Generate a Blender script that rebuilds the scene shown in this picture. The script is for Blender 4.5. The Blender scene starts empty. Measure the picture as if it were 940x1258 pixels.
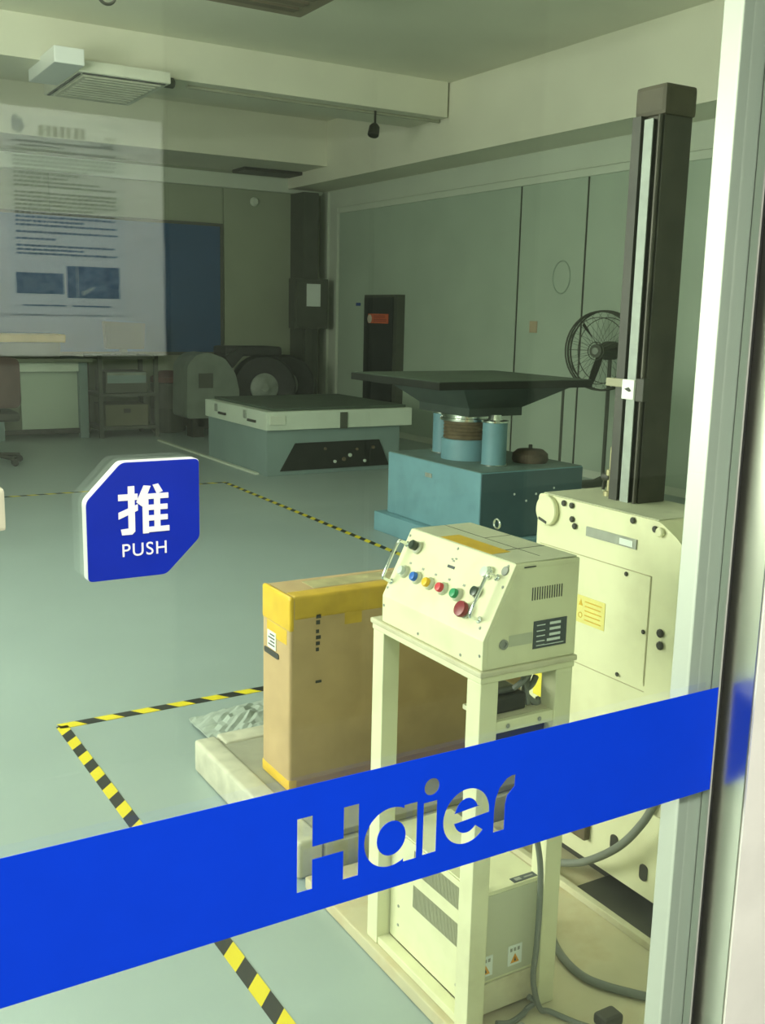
import bpy, bmesh, math, random
from mathutils import Vector, Matrix
random.seed(3)
sc = bpy.context.scene
COL = sc.collection
PI = math.pi

# ---------------------------------------------------------------- camera
F_PX = 1263.2
YAW, PIT, ROL = math.radians(31.205), math.radians(10.859), math.radians(1.298)
fwd = Vector((math.sin(YAW)*math.cos(PIT), math.cos(YAW)*math.cos(PIT), -math.sin(PIT)))
rt = Vector((math.cos(YAW), -math.sin(YAW), 0)); up = rt.cross(fwd)
R2 = rt*math.cos(ROL) + up*math.sin(ROL); U2 = -rt*math.sin(ROL) + up*math.cos(ROL)
cam = bpy.data.cameras.new('camera'); cam_o = bpy.data.objects.new('camera', cam); COL.objects.link(cam_o)
cam.sensor_fit = 'VERTICAL'; cam.sensor_height = 24.0; cam.lens = F_PX/1258*24.0
cam.clip_start = 0.02; cam.clip_end = 60
cam_o.matrix_world = Matrix(((R2.x, U2.x, -fwd.x, 0), (R2.y, U2.y, -fwd.y, 0), (R2.z, U2.z, -fwd.z, 1.55), (0, 0, 0, 1)))
sc.camera = cam_o

# ---------------------------------------------------------------- world, lights, exposure
w = bpy.data.worlds.new('World'); sc.world = w; w.use_nodes = True
w.node_tree.nodes['Background'].inputs[0].default_value = (0.75, 1.0, 0.82, 1)
w.node_tree.nodes['Background'].inputs[1].default_value = 0.08
sc.view_settings.view_transform = 'Standard'; sc.view_settings.look = 'None'
sc.view_settings.gamma = 1; sc.view_settings.exposure = 0.0

def area(name, loc, aim, sx, sy, power, col):
    l = bpy.data.lights.new(name, 'AREA'); l.shape = 'RECTANGLE'; l.size = sx; l.size_y = sy; l.energy = power; l.color = col
    o = bpy.data.objects.new(name, l); COL.objects.link(o); o.location = loc
    o.rotation_euler = (Vector(aim) - Vector(loc)).to_track_quat('-Z', 'Y').to_euler()
    return o
area('window_daylight', (-2.66, 4.1, 1.75), (1.6, 3.4, 0.95), 3.2, 1.5, 330, (1.0, 1.0, 0.83))
cl_ = area('corridor_lamp_light', (0.2, -0.60, 2.84), (0.2, -0.60, 0), 2.2, 0.5, 80, (1.0, 0.98, 0.88)); cl_.data.spread = math.radians(128)   # spread narrowed to limit spill into the room
area('room_fill_light', (0.6, 5.5, 3.20), (0.6, 5.5, 0), 1.2, 0.3, 30, (0.86, 1.0, 0.88))  # added fill light, no visible source
area('ceiling_fill_light', (0.6, 5.5, 3.34), (0.9, 5.8, 5), 1.2, 0.3, 105, (1.0, 0.99, 0.90))  # upward fill added to brighten the ceiling

# ---------------------------------------------------------------- materials
MATS = {}
def mat(name, col, rough=0.6, metal=0.0, noise=0.08, scale=6.0, bump=0.0, spec=0.5, dirt=None, dirt_scale=2.0, dirt_amt=0.5):
    if name in MATS: return MATS[name]
    m = bpy.data.materials.new(name); m.use_nodes = True
    nt = m.node_tree; b = nt.nodes['Principled BSDF']
    b.inputs['Roughness'].default_value = rough; b.inputs['Metallic'].default_value = metal
    b.inputs['Specular IOR Level'].default_value = spec
    tc = nt.nodes.new('ShaderNodeTexCoord'); n = nt.nodes.new('ShaderNodeTexNoise')
    n.inputs['Scale'].default_value = scale; n.inputs['Detail'].default_value = 5
    nt.links.new(tc.outputs['Object'], n.inputs['Vector'])
    r = nt.nodes.new('ShaderNodeValToRGB')
    r.color_ramp.elements[0].position = 0.3; r.color_ramp.elements[1].position = 0.7
    r.color_ramp.elements[0].color = (*[max(0, c*(1-noise)) for c in col], 1)
    r.color_ramp.elements[1].color = (*[min(1, c*(1+noise)) for c in col], 1)
    nt.links.new(n.outputs['Fac'], r.inputs['Fac'])
    out = r.outputs['Color']
    if dirt:
        n2 = nt.nodes.new('ShaderNodeTexNoise'); n2.inputs['Scale'].default_value = dirt_scale; n2.inputs['Detail'].default_value = 8; n2.inputs['Roughness'].default_value = 0.65
        nt.links.new(tc.outputs['Object'], n2.inputs['Vector'])
        r2 = nt.nodes.new('ShaderNodeValToRGB'); r2.color_ramp.elements[0].position = 0.48; r2.color_ramp.elements[1].position = 0.68
        r2.color_ramp.elements[0].color = (0, 0, 0, 1); r2.color_ramp.elements[1].color = (dirt_amt,)*3 + (1,)
        nt.links.new(n2.outputs['Fac'], r2.inputs['Fac'])
        mx = nt.nodes.new('ShaderNodeMixRGB'); mx.inputs[2].default_value = (*dirt, 1)
        nt.links.new(r2.outputs['Color'], mx.inputs[0]); nt.links.new(out, mx.inputs[1]); out = mx.outputs[0]
    nt.links.new(out, b.inputs['Base Color'])
    if bump:
        bp = nt.nodes.new('ShaderNodeBump'); bp.inputs['Strength'].default_value = bump; bp.inputs['Distance'].default_value = 0.01
        nt.links.new(n.outputs['Fac'], bp.inputs['Height']); nt.links.new(bp.outputs['Normal'], b.inputs['Normal'])
    MATS[name] = m; return m

def glass_mat(name, f0, tint):
    m = bpy.data.materials.new(name); m.use_nodes = True; nt = m.node_tree
    nt.nodes.remove(nt.nodes['Principled BSDF']); out = nt.nodes['Material Output']
    tr = nt.nodes.new('ShaderNodeBsdfTransparent'); tr.inputs[0].default_value = (*tint, 1)
    gl = nt.nodes.new('ShaderNodeBsdfGlossy'); gl.inputs['Roughness'].default_value = 0.0; gl.inputs[0].default_value = (0.95, 1, 0.96, 1)
    ge = nt.nodes.new('ShaderNodeNewGeometry')
    dt = nt.nodes.new('ShaderNodeVectorMath'); dt.operation = 'DOT_PRODUCT'
    nt.links.new(ge.outputs['Normal'], dt.inputs[0]); nt.links.new(ge.outputs['Incoming'], dt.inputs[1])
    def mth(op, a, b=None):
        n = nt.nodes.new('ShaderNodeMath'); n.operation = op
        for i, v in enumerate((a, b)):
            if v is None: continue
            if isinstance(v, (int, float)): n.inputs[i].default_value = v
            else: nt.links.new(v, n.inputs[i])
        return n.outputs[0]
    c = mth('ABSOLUTE', dt.outputs['Value']); p = mth('POWER', mth('SUBTRACT', 1.0, c), 5.0)
    fr = mth('ADD', mth('MULTIPLY', p, 1-f0), f0)
    mx = nt.nodes.new('ShaderNodeMixShader'); nt.links.new(fr, mx.inputs[0]); nt.links.new(tr.outputs[0], mx.inputs[1]); nt.links.new(gl.outputs[0], mx.inputs[2])
    nt.links.new(mx.outputs[0], out.inputs[0]); MATS[name] = m; return m

def stripe_mat(name, period, slant):
    """printed yellow / black hazard stripes along the object's local X"""
    m = bpy.data.materials.new(name); m.use_nodes = True; nt = m.node_tree; b = nt.nodes['Principled BSDF']
    tc = nt.nodes.new('ShaderNodeTexCoord'); sp = nt.nodes.new('ShaderNodeSeparateXYZ'); nt.links.new(tc.outputs['Object'], sp.inputs[0])
    def mth(op, a, b_):
        n = nt.nodes.new('ShaderNodeMath'); n.operation = op
        for i, v in enumerate((a, b_)):
            if isinstance(v, (int, float)): n.inputs[i].default_value = v
            else: nt.links.new(v, n.inputs[i])
        return n.outputs[0]
    f = mth('FRACT', mth('DIVIDE', mth('ADD', sp.outputs[0], mth('MULTIPLY', sp.outputs[1], slant)), period), 0)
    g = mth('GREATER_THAN', f, 0.5)
    mx = nt.nodes.new('ShaderNodeMixRGB'); nt.links.new(g, mx.inputs[0])
    mx.inputs[1].default_value = (0.018, 0.022, 0.02, 1); mx.inputs[2].default_value = (0.75, 0.62, 0.015, 1)
    nt.links.new(mx.outputs[0], b.inputs['Base Color']); b.inputs['Roughness'].default_value = 0.55; MATS[name] = m; return m

CREAM = mat('cream_paint', (0.74, 0.745, 0.50), 0.42, noise=0.03, scale=3, dirt=(0.45, 0.42, 0.26), dirt_scale=7, dirt_amt=0.25)
CREAM_DIRTY = mat('dusty_cream_paint', (0.62, 0.60, 0.42), 0.6, noise=0.1, scale=5, dirt=(0.34, 0.27, 0.17), dirt_scale=5, dirt_amt=0.6)
DUSTY_TOP = mat('dusty_cream_top', (0.50, 0.52, 0.38), 0.6, noise=0.08, scale=9, dirt=(0.3, 0.32, 0.25), dirt_scale=6, dirt_amt=0.5)
FLOOR = mat('epoxy_floor', (0.32, 0.40, 0.39), 0.36, noise=0.05, scale=1.3, dirt=(0.27, 0.335, 0.32), dirt_scale=0.8, dirt_amt=0.4)
WALLP = mat('pale_wall_paint', (0.60, 0.66, 0.55), 0.7, noise=0.04, scale=2)
PANEL = mat('green_grey_wall_panel', (0.42, 0.51, 0.41), 0.6, noise=0.05, scale=2)
BACKW = mat('back_wall_paint', (0.30, 0.34, 0.24), 0.75, noise=0.05, scale=1.5)
CEIL = mat('ceiling_paint', (0.76, 0.76, 0.62), 0.85, noise=0.05, scale=1.2)
BLUE_FILM = mat('blue_film', (0.0012, 0.046, 0.70), 0.5, noise=0.02, scale=20, spec=0.15)
BLUE_SIGN = mat('blue_acrylic_face', (0.004, 0.023, 0.40), 0.3, noise=0.05, scale=30)
WHITE_ACR = mat('white_acrylic', (0.88, 0.92, 0.90), 0.3, noise=0.01)
WHITE_PRINT = mat('white_print', (0.92, 0.94, 0.92), 0.5, noise=0.01)
STEEL = mat('brushed_steel', (0.72, 0.72, 0.64), 0.28, metal=1.0, noise=0.04, scale=3)
STEEL_SOFT = mat('satin_aluminium', (0.55, 0.57, 0.52), 0.45, metal=0.3, noise=0.03, scale=3)
CHROME = mat('chrome', (0.82, 0.86, 0.82), 0.16, metal=1.0, noise=0.02)
RUBBER = mat('black_rubber', (0.02, 0.022, 0.02), 0.6)
DARK = mat('dark_iron', (0.035, 0.036, 0.028), 0.5, noise=0.25, scale=12)
DARK_OIL = mat('oily_dark_steel', (0.05, 0.048, 0.036), 0.4, metal=0.3, noise=0.3, scale=14)
BROWN_IRON = mat('brown_stained_iron', (0.13, 0.10, 0.055), 0.6, noise=0.3, scale=20)
BLUE_MACH = mat('blue_machine_paint', (0.17, 0.34, 0.40), 0.5, noise=0.06, scale=3, dirt=(0.1, 0.2, 0.22), dirt_scale=4, dirt_amt=0.4)
BLUE_DARK = mat('dull_blue_top', (0.13, 0.2, 0.18), 0.6, noise=0.15, scale=8)
GREY_MACH = mat('grey_blue_paint', (0.20, 0.28, 0.27), 0.55, noise=0.06, scale=3)
PALE_MACH = mat('pale_machine_paint', (0.58, 0.66, 0.56), 0.5, noise=0.06, scale=4)
TABLE_TOP = mat('black_table_top', (0.06, 0.088, 0.064), 0.6, noise=0.15, scale=5, spec=0.25)
TABLE_SIDE = mat('black_table_edge', (0.014, 0.017, 0.014), 0.6, noise=0.2, scale=8, spec=0.3)
CARD = mat('cardboard', (0.50, 0.36, 0.19), 0.8, noise=0.08, scale=9, dirt=(0.36, 0.25, 0.12), dirt_scale=3, dirt_amt=0.5)
CARD_TAPE = mat('amber_packing_tape', (0.72, 0.47, 0.035), 0.35, noise=0.12, scale=14)
CLEAR_TAPE = mat('pale_packing_tape', (0.55, 0.50, 0.28), 0.3, noise=0.25, scale=18)
PALLET = mat('dirty_pale_foam', (0.52, 0.52, 0.41), 0.75, noise=0.15, scale=12, dirt=(0.3, 0.3, 0.24), dirt_scale=7, dirt_amt=0.6)
PALLET_TOP = mat('dirty_pallet_deck', (0.34, 0.34, 0.26), 0.8, noise=0.2, scale=10, dirt=(0.16, 0.17, 0.14), dirt_scale=5, dirt_amt=0.7)
BASE_PL = mat('stained_base_plate', (0.58, 0.54, 0.36), 0.65, noise=0.12, scale=6, dirt=(0.40, 0.28, 0.14), dirt_scale=6, dirt_amt=0.5)
LABEL_W = mat('white_label', (0.72, 0.78, 0.74), 0.6, noise=0.02)
LABEL_Y = mat('yellow_label', (0.72, 0.66, 0.22), 0.6, noise=0.05, scale=20)
LABEL_YEL = mat('strong_yellow_label', (0.78, 0.68, 0.06), 0.6, noise=0.05, scale=20)
LABEL_O = mat('amber_label', (0.62, 0.40, 0.03), 0.6, noise=0.12, scale=25)
ORANGE = mat('orange_print', (0.75, 0.34, 0.03), 0.6)
INK = mat('dark_ink', (0.05, 0.055, 0.05), 0.7, noise=0.1)
PLATE = mat('dark_nameplate', (0.06, 0.075, 0.085), 0.4, noise=0.1, scale=20)
GREY_PLATE = mat('grey_plate', (0.30, 0.32, 0.28), 0.4, noise=0.15, scale=30)
HOSE = mat('grey_hose', (0.17, 0.19, 0.165), 0.55, noise=0.1)
BLUEBOARD = mat('blue_board', (0.010, 0.070, 0.19), 0.6, noise=0.05, scale=2)
BOXGREY = mat('dark_electric_box', (0.065, 0.075, 0.055), 0.6, noise=0.1)
TYRE = mat('tyre_rubber', (0.022, 0.026, 0.024), 0.75, noise=0.2, scale=20)
HUBM = mat('pale_hub', (0.24, 0.28, 0.235), 0.5, noise=0.2, scale=10)
BLACKCAB = mat('black_cabinet', (0.02, 0.025, 0.024), 0.4, noise=0.15)
REDORANGE = mat('red_orange_label', (0.62, 0.12, 0.045), 0.6, noise=0.1, scale=30)
FANM = mat('fan_wire', (0.05, 0.055, 0.04), 0.5)
GLASS = glass_mat('door_glass', 0.074, (0.95, 0.99, 0.97))
FILMW = mat('board_white', (0.86, 0.88, 0.84), 0.6, noise=0.02)
CORR = mat('corridor_wall_paint', (0.34, 0.36, 0.31), 0.7, noise=0.03)
DADO = mat('corridor_dado', (0.16, 0.17, 0.14), 0.6, noise=0.05)
def knob(n, c): return mat(n, c, 0.3, noise=0.03)
BTN = {'white': knob('white_button', (0.62, 0.70, 0.62)), 'blue': knob('blue_button', (0.02, 0.14, 0.55)), 'yellow': knob('yellow_button', (0.80, 0.50, 0.02)),
       'red': knob('red_button', (0.58, 0.045, 0.06)), 'green': knob('green_button', (0.02, 0.30, 0.12)), 'black': knob('black_button', (0.03, 0.05, 0.035)), 'estop': knob('dark_red_button', (0.24, 0.02, 0.03))}
RING = knob('pale_bezel', (0.60, 0.62, 0.48))
HAZ = stripe_mat('hazard_stripes', 0.145, 1.0)
HAZ2 = stripe_mat('hazard_stripes_b', 0.145, 0.7)

# ---------------------------------------------------------------- mesh helpers
def new(): return bmesh.new()
def box(bm, x0, x1, y0, y1, z0, z1, bev=0.0, seg=2):
    vs = [bm.verts.new((x, y, z)) for x in (x0, x1) for y in (y0, y1) for z in (z0, z1)]
    fs = [bm.faces.new([vs[i] for i in f]) for f in ((0,1,3,2), (4,6,7,5), (0,4,5,1), (2,3,7,6), (0,2,6,4), (1,5,7,3))]
    if bev:
        es = list({e for f in fs for e in f.edges})
        bmesh.ops.bevel(bm, geom=es, offset=bev, segments=seg, affect='EDGES', profile=0.6)
def B(x0, x1, y0, y1, z0, z1, bev=0.0, seg=2):
    bm = new(); box(bm, x0, x1, y0, y1, z0, z1, bev, seg); return bm
def frame_from(d):
    d = Vector(d).normalized(); a = Vector((0, 0, 1)) if abs(d.z) < 0.9 else Vector((1, 0, 0))
    u = d.cross(a).normalized(); return u, d.cross(u).normalized(), d
def lathe(bm, p, d, prof, seg=20):
    """prof: list of (radius, distance along d)"""
    u, v, d = frame_from(d); p = Vector(p); rings = []
    for r, t in prof:
        if r < 1e-6: rings.append([bm.verts.new(p + d*t)])
        else: rings.append([bm.verts.new(p + d*t + (u*math.cos(2*PI*i/seg) + v*math.sin(2*PI*i/seg))*r) for i in range(seg)])
    for a, b in zip(rings, rings[1:]):
        for i in range(seg):
            j = (i+1) % seg
            if len(a) == 1 and len(b) == 1: continue
            if len(a) == 1: bm.faces.new((a[0], b[j], b[i]))
            elif len(b) == 1: bm.faces.new((a[i], a[j], b[0]))
            else: bm.faces.new((a[i], a[j], b[j], b[i]))
    for rg, fl in ((rings[0], 1), (rings[-1], 0)):
        if len(rg) > 1: bm.faces.new(rg[::-1] if fl else rg)
    return bm
def cyl(bm, p, d, r, t, seg=20, ch=0.0):
    c = min(ch, r*0.5, t*0.4)
    prof = [(r, 0), (r, t)] if not c else [(r-c, 0), (r, c), (r, t-c), (r-c, t)]
    return lathe(bm, p, d, prof, seg)
def smooth_path(pts, n=8):
    pts = [Vector(p) for p in pts]; out = []
    P = [pts[0]*2-pts[1]] + pts + [pts[-1]*2-pts[-2]]
    for i in range(1, len(P)-2):
        for k in range(n):
            t = k/n; a, b, c, d = P[i-1:i+3]
            out.append(0.5*((2*b) + (c-a)*t + (2*a-5*b+4*c-d)*t*t + (3*b-a-3*c+d)*t**3))
    out.append(pts[-1]); return out
def tube(bm, pts, r, seg=8, closed=False):
    pts = [Vector(p) for p in pts]; n = len(pts); rings = []; prev = None
    for i, p in enumerate(pts):
        a = pts[(i-1) % n] if (closed or i) else p; b = pts[(i+1) % n] if (closed or i < n-1) else p
        d = (b-a).normalized()
        if prev is None: u, v, _ = frame_from(d)
        else:
            u = (prev - d*prev.dot(d))
            u = u.normalized() if u.length > 1e-6 else frame_from(d)[0]
            v = d.cross(u)
        prev = u
        rings.append([bm.verts.new(p + (u*math.cos(2*PI*k/seg) + v*math.sin(2*PI*k/seg))*r) for k in range(seg)])
    m = n if closed else n-1
    for i in range(m):
        a, b = rings[i], rings[(i+1) % n]
        for k in range(seg):
            j = (k+1) % seg; bm.faces.new((a[k], a[j], b[j], b[k]))
    if not closed: bm.faces.new(rings[0][::-1]); bm.faces.new(rings[-1])
    return bm
def prism(bm, poly, axis, a, b, bev=0.0):
    """poly of 2-D points; axis 'x': (y,z), 'y': (x,z), 'z': (x,y); extruded from a to b"""
    def mk(p, t): return {'x': (t, p[0], p[1]), 'y': (p[0], t, p[1]), 'z': (p[0], p[1], t)}[axis]
    A = [bm.verts.new(mk(p, a)) for p in poly]; Bv = [bm.verts.new(mk(p, b)) for p in poly]; n = len(poly)
    fs = [bm.faces.new(A[::-1]), bm.faces.new(Bv)]
    for i in range(n): fs.append(bm.faces.new((A[i], A[(i+1) % n], Bv[(i+1) % n], Bv[i])))
    if bev: bmesh.ops.bevel(bm, geom=list({e for f in fs for e in f.edges}), offset=bev, segments=2, affect='EDGES', profile=0.6)
    return bm
def rounded(poly, r, n=4):
    out = []; m = len(poly)
    for i in range(m):
        p, a, b = Vector(poly[i]), Vector(poly[i-1]), Vector(poly[(i+1) % m])
        u, v = (a-p).normalized(), (b-p).normalized()
        s, e = p+u*r, p+v*r
        for k in range(n+1):
            t = k/n; out.append(tuple(s*(1-t)**2 + p*2*t*(1-t) + e*t*t))
    return out
def obj(name, bm, m, parent=None, label=None, kind=None, smooth=False):
    bmesh.ops.recalc_face_normals(bm, faces=bm.faces)
    me = bpy.data.meshes.new(name); bm.to_mesh(me); bm.free(); me.materials.append(m)
    if smooth:
        me.polygons.foreach_set('use_smooth', [True]*len(me.polygons))
        me.set_sharp_from_angle(angle=math.radians(40))
    o = bpy.data.objects.new(name, me); COL.objects.link(o)
    if parent is not None:
        o.parent = parent
        o.matrix_parent_inverse = (Matrix.Translation(-parent.location) if parent.parent is None else Matrix.Translation(-ROOT[parent.name])) if parent.name in ROOT or parent.parent is None else Matrix()
        ROOT[o.name] = ROOT.get(parent.name, parent.location.copy()) if parent.parent is None else ROOT.get(parent.name)
        if parent.parent is not None: o.matrix_parent_inverse = Matrix()
        if parent.type == 'MESH': o.matrix_parent_inverse = Matrix()
    if label: o['label'] = label
    if kind: o['kind'] = kind
    return o
ROOT = {}
def thing(name, label, cat, loc, group=None):
    o = bpy.data.objects.new(name, None); COL.objects.link(o); o.location = loc; o.empty_display_size = 0.1
    o['label'] = label; o['category'] = cat
    if group: o['group'] = group
    ROOT[o.name] = Vector(loc); return o
def tag(o, label, cat, group=None):
    o['label'] = label; o['category'] = cat
    if group: o['group'] = group
    return o
def struct(name, bm, m, parent=None, smooth=False):
    o = obj(name, bm, m, parent, smooth=smooth)
    if parent is None: o['kind'] = 'structure'
    return o
def bolts(name, parent, pts, d, r, t, m, seg=10):
    for p in pts: obj(name, cyl(new(), p, d, r, t, seg, r*0.3), m, parent, smooth=True)

# ================================================================= THE SETTING
YG = 0.85                                         # outer face of the glass
struct('floor', B(-2.7, 7.2, 0.86, 13.6, -0.12, 0.0), FLOOR)
struct('floor_corridor', B(-2.85, 7.2, -1.8, 0.86, -0.12, 0.0), mat('corridor_floor_tile', (0.11, 0.115, 0.10), 0.5, noise=.08, scale=2))
struct('ceiling', B(-2.7, 7.2, 1.0, 13.6, 3.95, 4.1), CEIL)
struct('trim_1', B(-2.7, 6.41, 9.45, 10.2, 3.60, 3.95), CEIL)              # downstand beam across the room
struct('trim_2', B(6.44, 7.0, 1.0, 13.4, 3.22, 3.95), CEIL)                # beam along the right wall
struct('trim_3', B(-2.7, 6.44, 12.2, 13.4, 3.40, 3.95), CEIL)              # beam along the back wall
bm = B(-2.7, 7.2, 13.4, 13.6, 0, 3.95); wb = struct('wall_back', bm, BACKW)
for x0, x1 in ((-2.0, 0.9), (0.92, 3.2), (3.22, 5.49), (5.51, 6.98)): obj('panel', B(x0, x1, 13.385, 13.4, 0.1, 3.16), BACKW, wb)
obj('cornice', B(-2.6, 6.99, 13.34, 13.4, 3.17, 3.36, 0.012), WALLP, wb)
wr = struct('wall_right', B(7.0, 7.2, 0.85, 13.6, 0, 3.95), WALLP)
for y0, y1 in ((0.95, 4.2), (4.23, 7.82), (7.85, 8.85), (8.88, 12.84)): obj('panel', B(6.985, 7.0, y0, y1, 0.08, 2.90), PANEL, wr)
for z0, z1, x in ((2.90, 2.97, 6.965), (2.98, 3.0, 6.985)): obj('trim_rail', B(x, 7.0, 0.95, 12.86, z0, z1, 0.004), WALLP, wr)
obj('trim_post', B(6.96, 7.0, 12.86, 12.93, 0.0, 2.97, 0.004), WALLP, wr)
obj('trim_post', B(6.965, 7.0, 13.15, 13.38, 0.0, 3.2, 0.004), WALLP, wr)
obj('seam_cover', B(6.975, 6.985, 8.02, 8.05, 0.1, 0.85), BOXGREY, wr)
for y in (4.215, 7.835, 8.865): obj('seam_strip', B(6.992, 7.001, y-.018, y+.018, .08, 2.90), DARK, wr)
bm = new()
for y0, y1, z0, z1 in ((0.85, 2.4, 0, 3.95), (5.8, 13.6, 0, 3.95), (2.4, 5.8, 0, 1.0), (2.4, 5.8, 2.5, 3.95)): box(bm, -2.7, -2.5, y0, y1, z0, z1)
struct('wall_left', bm, WALLP)
bm = new()
for y0, y1, z0, z1 in ((2.4, 2.46, 1.0, 2.5), (5.74, 5.8, 1.0, 2.5), (4.07, 4.13, 1.0, 2.5), (2.4, 5.8, 1.0, 1.06), (2.4, 5.8, 2.44, 2.5)): box(bm, -2.64, -2.56, y0, y1, z0, z1)
struct('window_1', bm, STEEL_SOFT)
bm = new()
for x0, x1, z0, z1 in ((-2.7, -1.06, 0, 3.95), (1.22, 7.2, 0, 3.95), (-1.06, 1.22, 2.42, 3.95)): box(bm, x0, x1, 0.86, 1.0, z0, z1)
struct('wall_front', bm, WALLP)
# corridor on the viewer's side
cw = struct('wall_corridor', B(-2.7, 7.2, -1.80, -1.62, 0, 3.0), CORR)
obj('added_dark_panel', B(-2.7, 1.155, -1.62, -1.605, 0.856, 1.42), mat('added_panel_grey', (.17, .18, .155), .6), cw)  # unseen darker panel added to weaken the reflection below the board
obj('dado', B(-2.7, 7.2, -1.62, -1.605, 0, 0.855), DADO, cw)
struct('wall_corridor_end', B(-2.85, -2.7, -1.8, 1.0, 0, 3.0), CORR)
struct('wall_corridor_far', B(4.2, 4.35, -1.62, 0.86, 0, 3.0), CORR)
struct('trim_4', B(-2.7, 7.2, -1.8, 0.86, 2.95, 3.1), CEIL)                 # corridor ceiling

d3 = thing('dark_screen', '', '', (1.9, -1.6, 0)); del d3['label'], d3['category']; d3['kind'] = 'structure'   # unseen dark screen added behind the viewer to dim the glass reflection
for x0, x1 in ((1.165, 1.92), (1.93, 2.685)):
    obj('screen_half', B(x0, x1, -1.604, -1.585, 0.0, 2.85, .004), mat('dark_screen_grey', (.10, .105, .09), .6), d3)
    obj('screen_lower', B(x0+.01, x1-.01, -1.585, -1.581, 0.02, .855), mat('screen_lower_grey', (.03, .03, .028), .6), d3)

# ---- the glass door
door = thing('door_1', '', '', (0.5, 0.86, 0.0)); del door['label'], door['category']; door['kind'] = 'structure'
obj('glass_pane', B(-0.02, 1.026, YG, YG+0.010, 0.06, 2.30), GLASS, door)
obj('stile', B(0.985, 1.028, 0.8625, 0.893, 0.02, 2.36, 0.0015), STEEL_SOFT, door)
obj('glass_edge', B(1.0262, 1.029, YG-0.001, YG+0.011, 0.06, 2.30), STEEL_SOFT, door)
obj('seal', B(1.0292, 1.0395, YG+0.004, 0.90, 0.02, 2.36), RUBBER, door)
obj('bottom_rail', B(-0.02, 0.985, 0.8625, 0.893, 0.012, 0.10, 0.0015), STEEL_SOFT, door)
obj('top_rail', B(-0.02, 0.985, 0.8625, 0.893, 2.29, 2.36, 0.0015), STEEL_SOFT, door)
d2 = thing('door_2', '', '', (-0.54, 0.86, 0.0)); del d2['label'], d2['category']; d2['kind'] = 'structure'
obj('glass_pane', B(-1.03, -0.03, YG, YG+0.010, 0.06, 2.30), GLASS, d2)
obj('stile', B(-1.03, -0.98, 0.8625, 0.893, 0.02, 2.36, 0.0015), STEEL_SOFT, d2)
bm = new()
box(bm, 1.04, 1.22, 0.806, 0.900, 0, 2.42, 0.002); box(bm, -1.24, -1.04, 0.803, 1.0, 0, 2.42, 0.002); box(bm, -1.04, 1.04, 0.803, 1.0, 2.37, 2.42)
struct('trim_5', bm, STEEL)                                                 # brushed steel door frame

obj('bright_front_face', B(1.041, 1.22, 0.8035, 0.806, 0, 2.42), mat('whitened_steel', (.90, .89, .82), .45), bpy.data.objects['trim_5'])  # pale sheet standing in for the overexposed glare on the steel frame

# ---- blue safety band with cut-out letters (a film on the outer face of the pane)
def arc(cx, cz, rx, rz, a0, a1, n=28):
    return [(cx+rx*math.cos(math.radians(a0+(a1-a0)*i/n)), cz+rz*math.sin(math.radians(a0+(a1-a0)*i/n))) for i in range(n+1)]
Hh = [(.4235,.975),(.4408,.975),(.4408,1.0072),(.4765,1.0072),(.4765,.975),(.4945,.975),(.4945,1.0555),(.4765,1.0555),(.4765,1.0215),(.4408,1.0215),(.4408,1.0555),(.4235,1.0555)]
aa = [(.5665,1.0405),(.5665,.9752),(.550,.9752),(.550,.9795)] + arc(.534,1.008,.0328,.0335,-61,-299,34) + [(.550,1.0405)]
ac = arc(.5345,1.0065,.0178,.0195,0,360,28)[:-1]
ii = [(.5745,.976),(.592,.976),(.592,1.0365),(.5745,1.0365)]
idot = arc(.5845,1.0535,.0097,.0097,0,360,22)[:-1]
ee = arc(.632,1.0075,.0312,.0325,-4,318,40) + arc(.632,1.0065,.0165,.0185,318,192,16) + [(.6160,1.0018)]
ec = [(.6158,1.0140)] + arc(.632,1.0085,.0160,.0205,160,24,16) + [(.6490,1.0165)]
rr = [(.670,.978),(.6855,.978),(.6855,1.009),(.6878,1.019),(.6980,1.0285),(.6985,1.0420),(.6935,1.0425),(.6860,1.0400),(.6765,1.0310),(.6715,1.0190),(.6700,1.0060)]
cu = bpy.data.curves.new('band_outline', 'CURVE'); cu.dimensions = '2D'; cu.fill_mode = 'BOTH'; cu.extrude = 0.0003
def spl(pts):
    s = cu.splines.new('POLY'); s.points.add(len(pts)-1); s.use_cyclic_u = True
    for p, q in zip(s.points, pts): p.co = (q[0], q[1], 0, 1)
for pts in ([(-0.018, .9487), (1.0255, .9487), (1.0255, 1.0893), (-0.018, 1.0893)], Hh, aa, ac, ii, idot, ee, ec, rr): spl(pts)
def curve_mesh(cu, name):
    t = bpy.data.objects.new('tmp', cu); COL.objects.link(t)
    dg = bpy.context.evaluated_depsgraph_get(); me = bpy.data.meshes.new_from_object(t.evaluated_get(dg)); me.name = name
    bpy.data.objects.remove(t); return me
me = curve_mesh(cu, 'safety_band'); me.materials.clear(); me.materials.append(BLUE_FILM)
me.transform(Matrix.Rotation(PI/2, 4, 'X')); me.transform(Matrix.Translation((0, YG-0.0006, 0)))
o = bpy.data.objects.new('safety_band', me); COL.objects.link(o)
tag(o, 'wide blue safety film band with cut-out lettering across the glass door', 'sticker')

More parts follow.
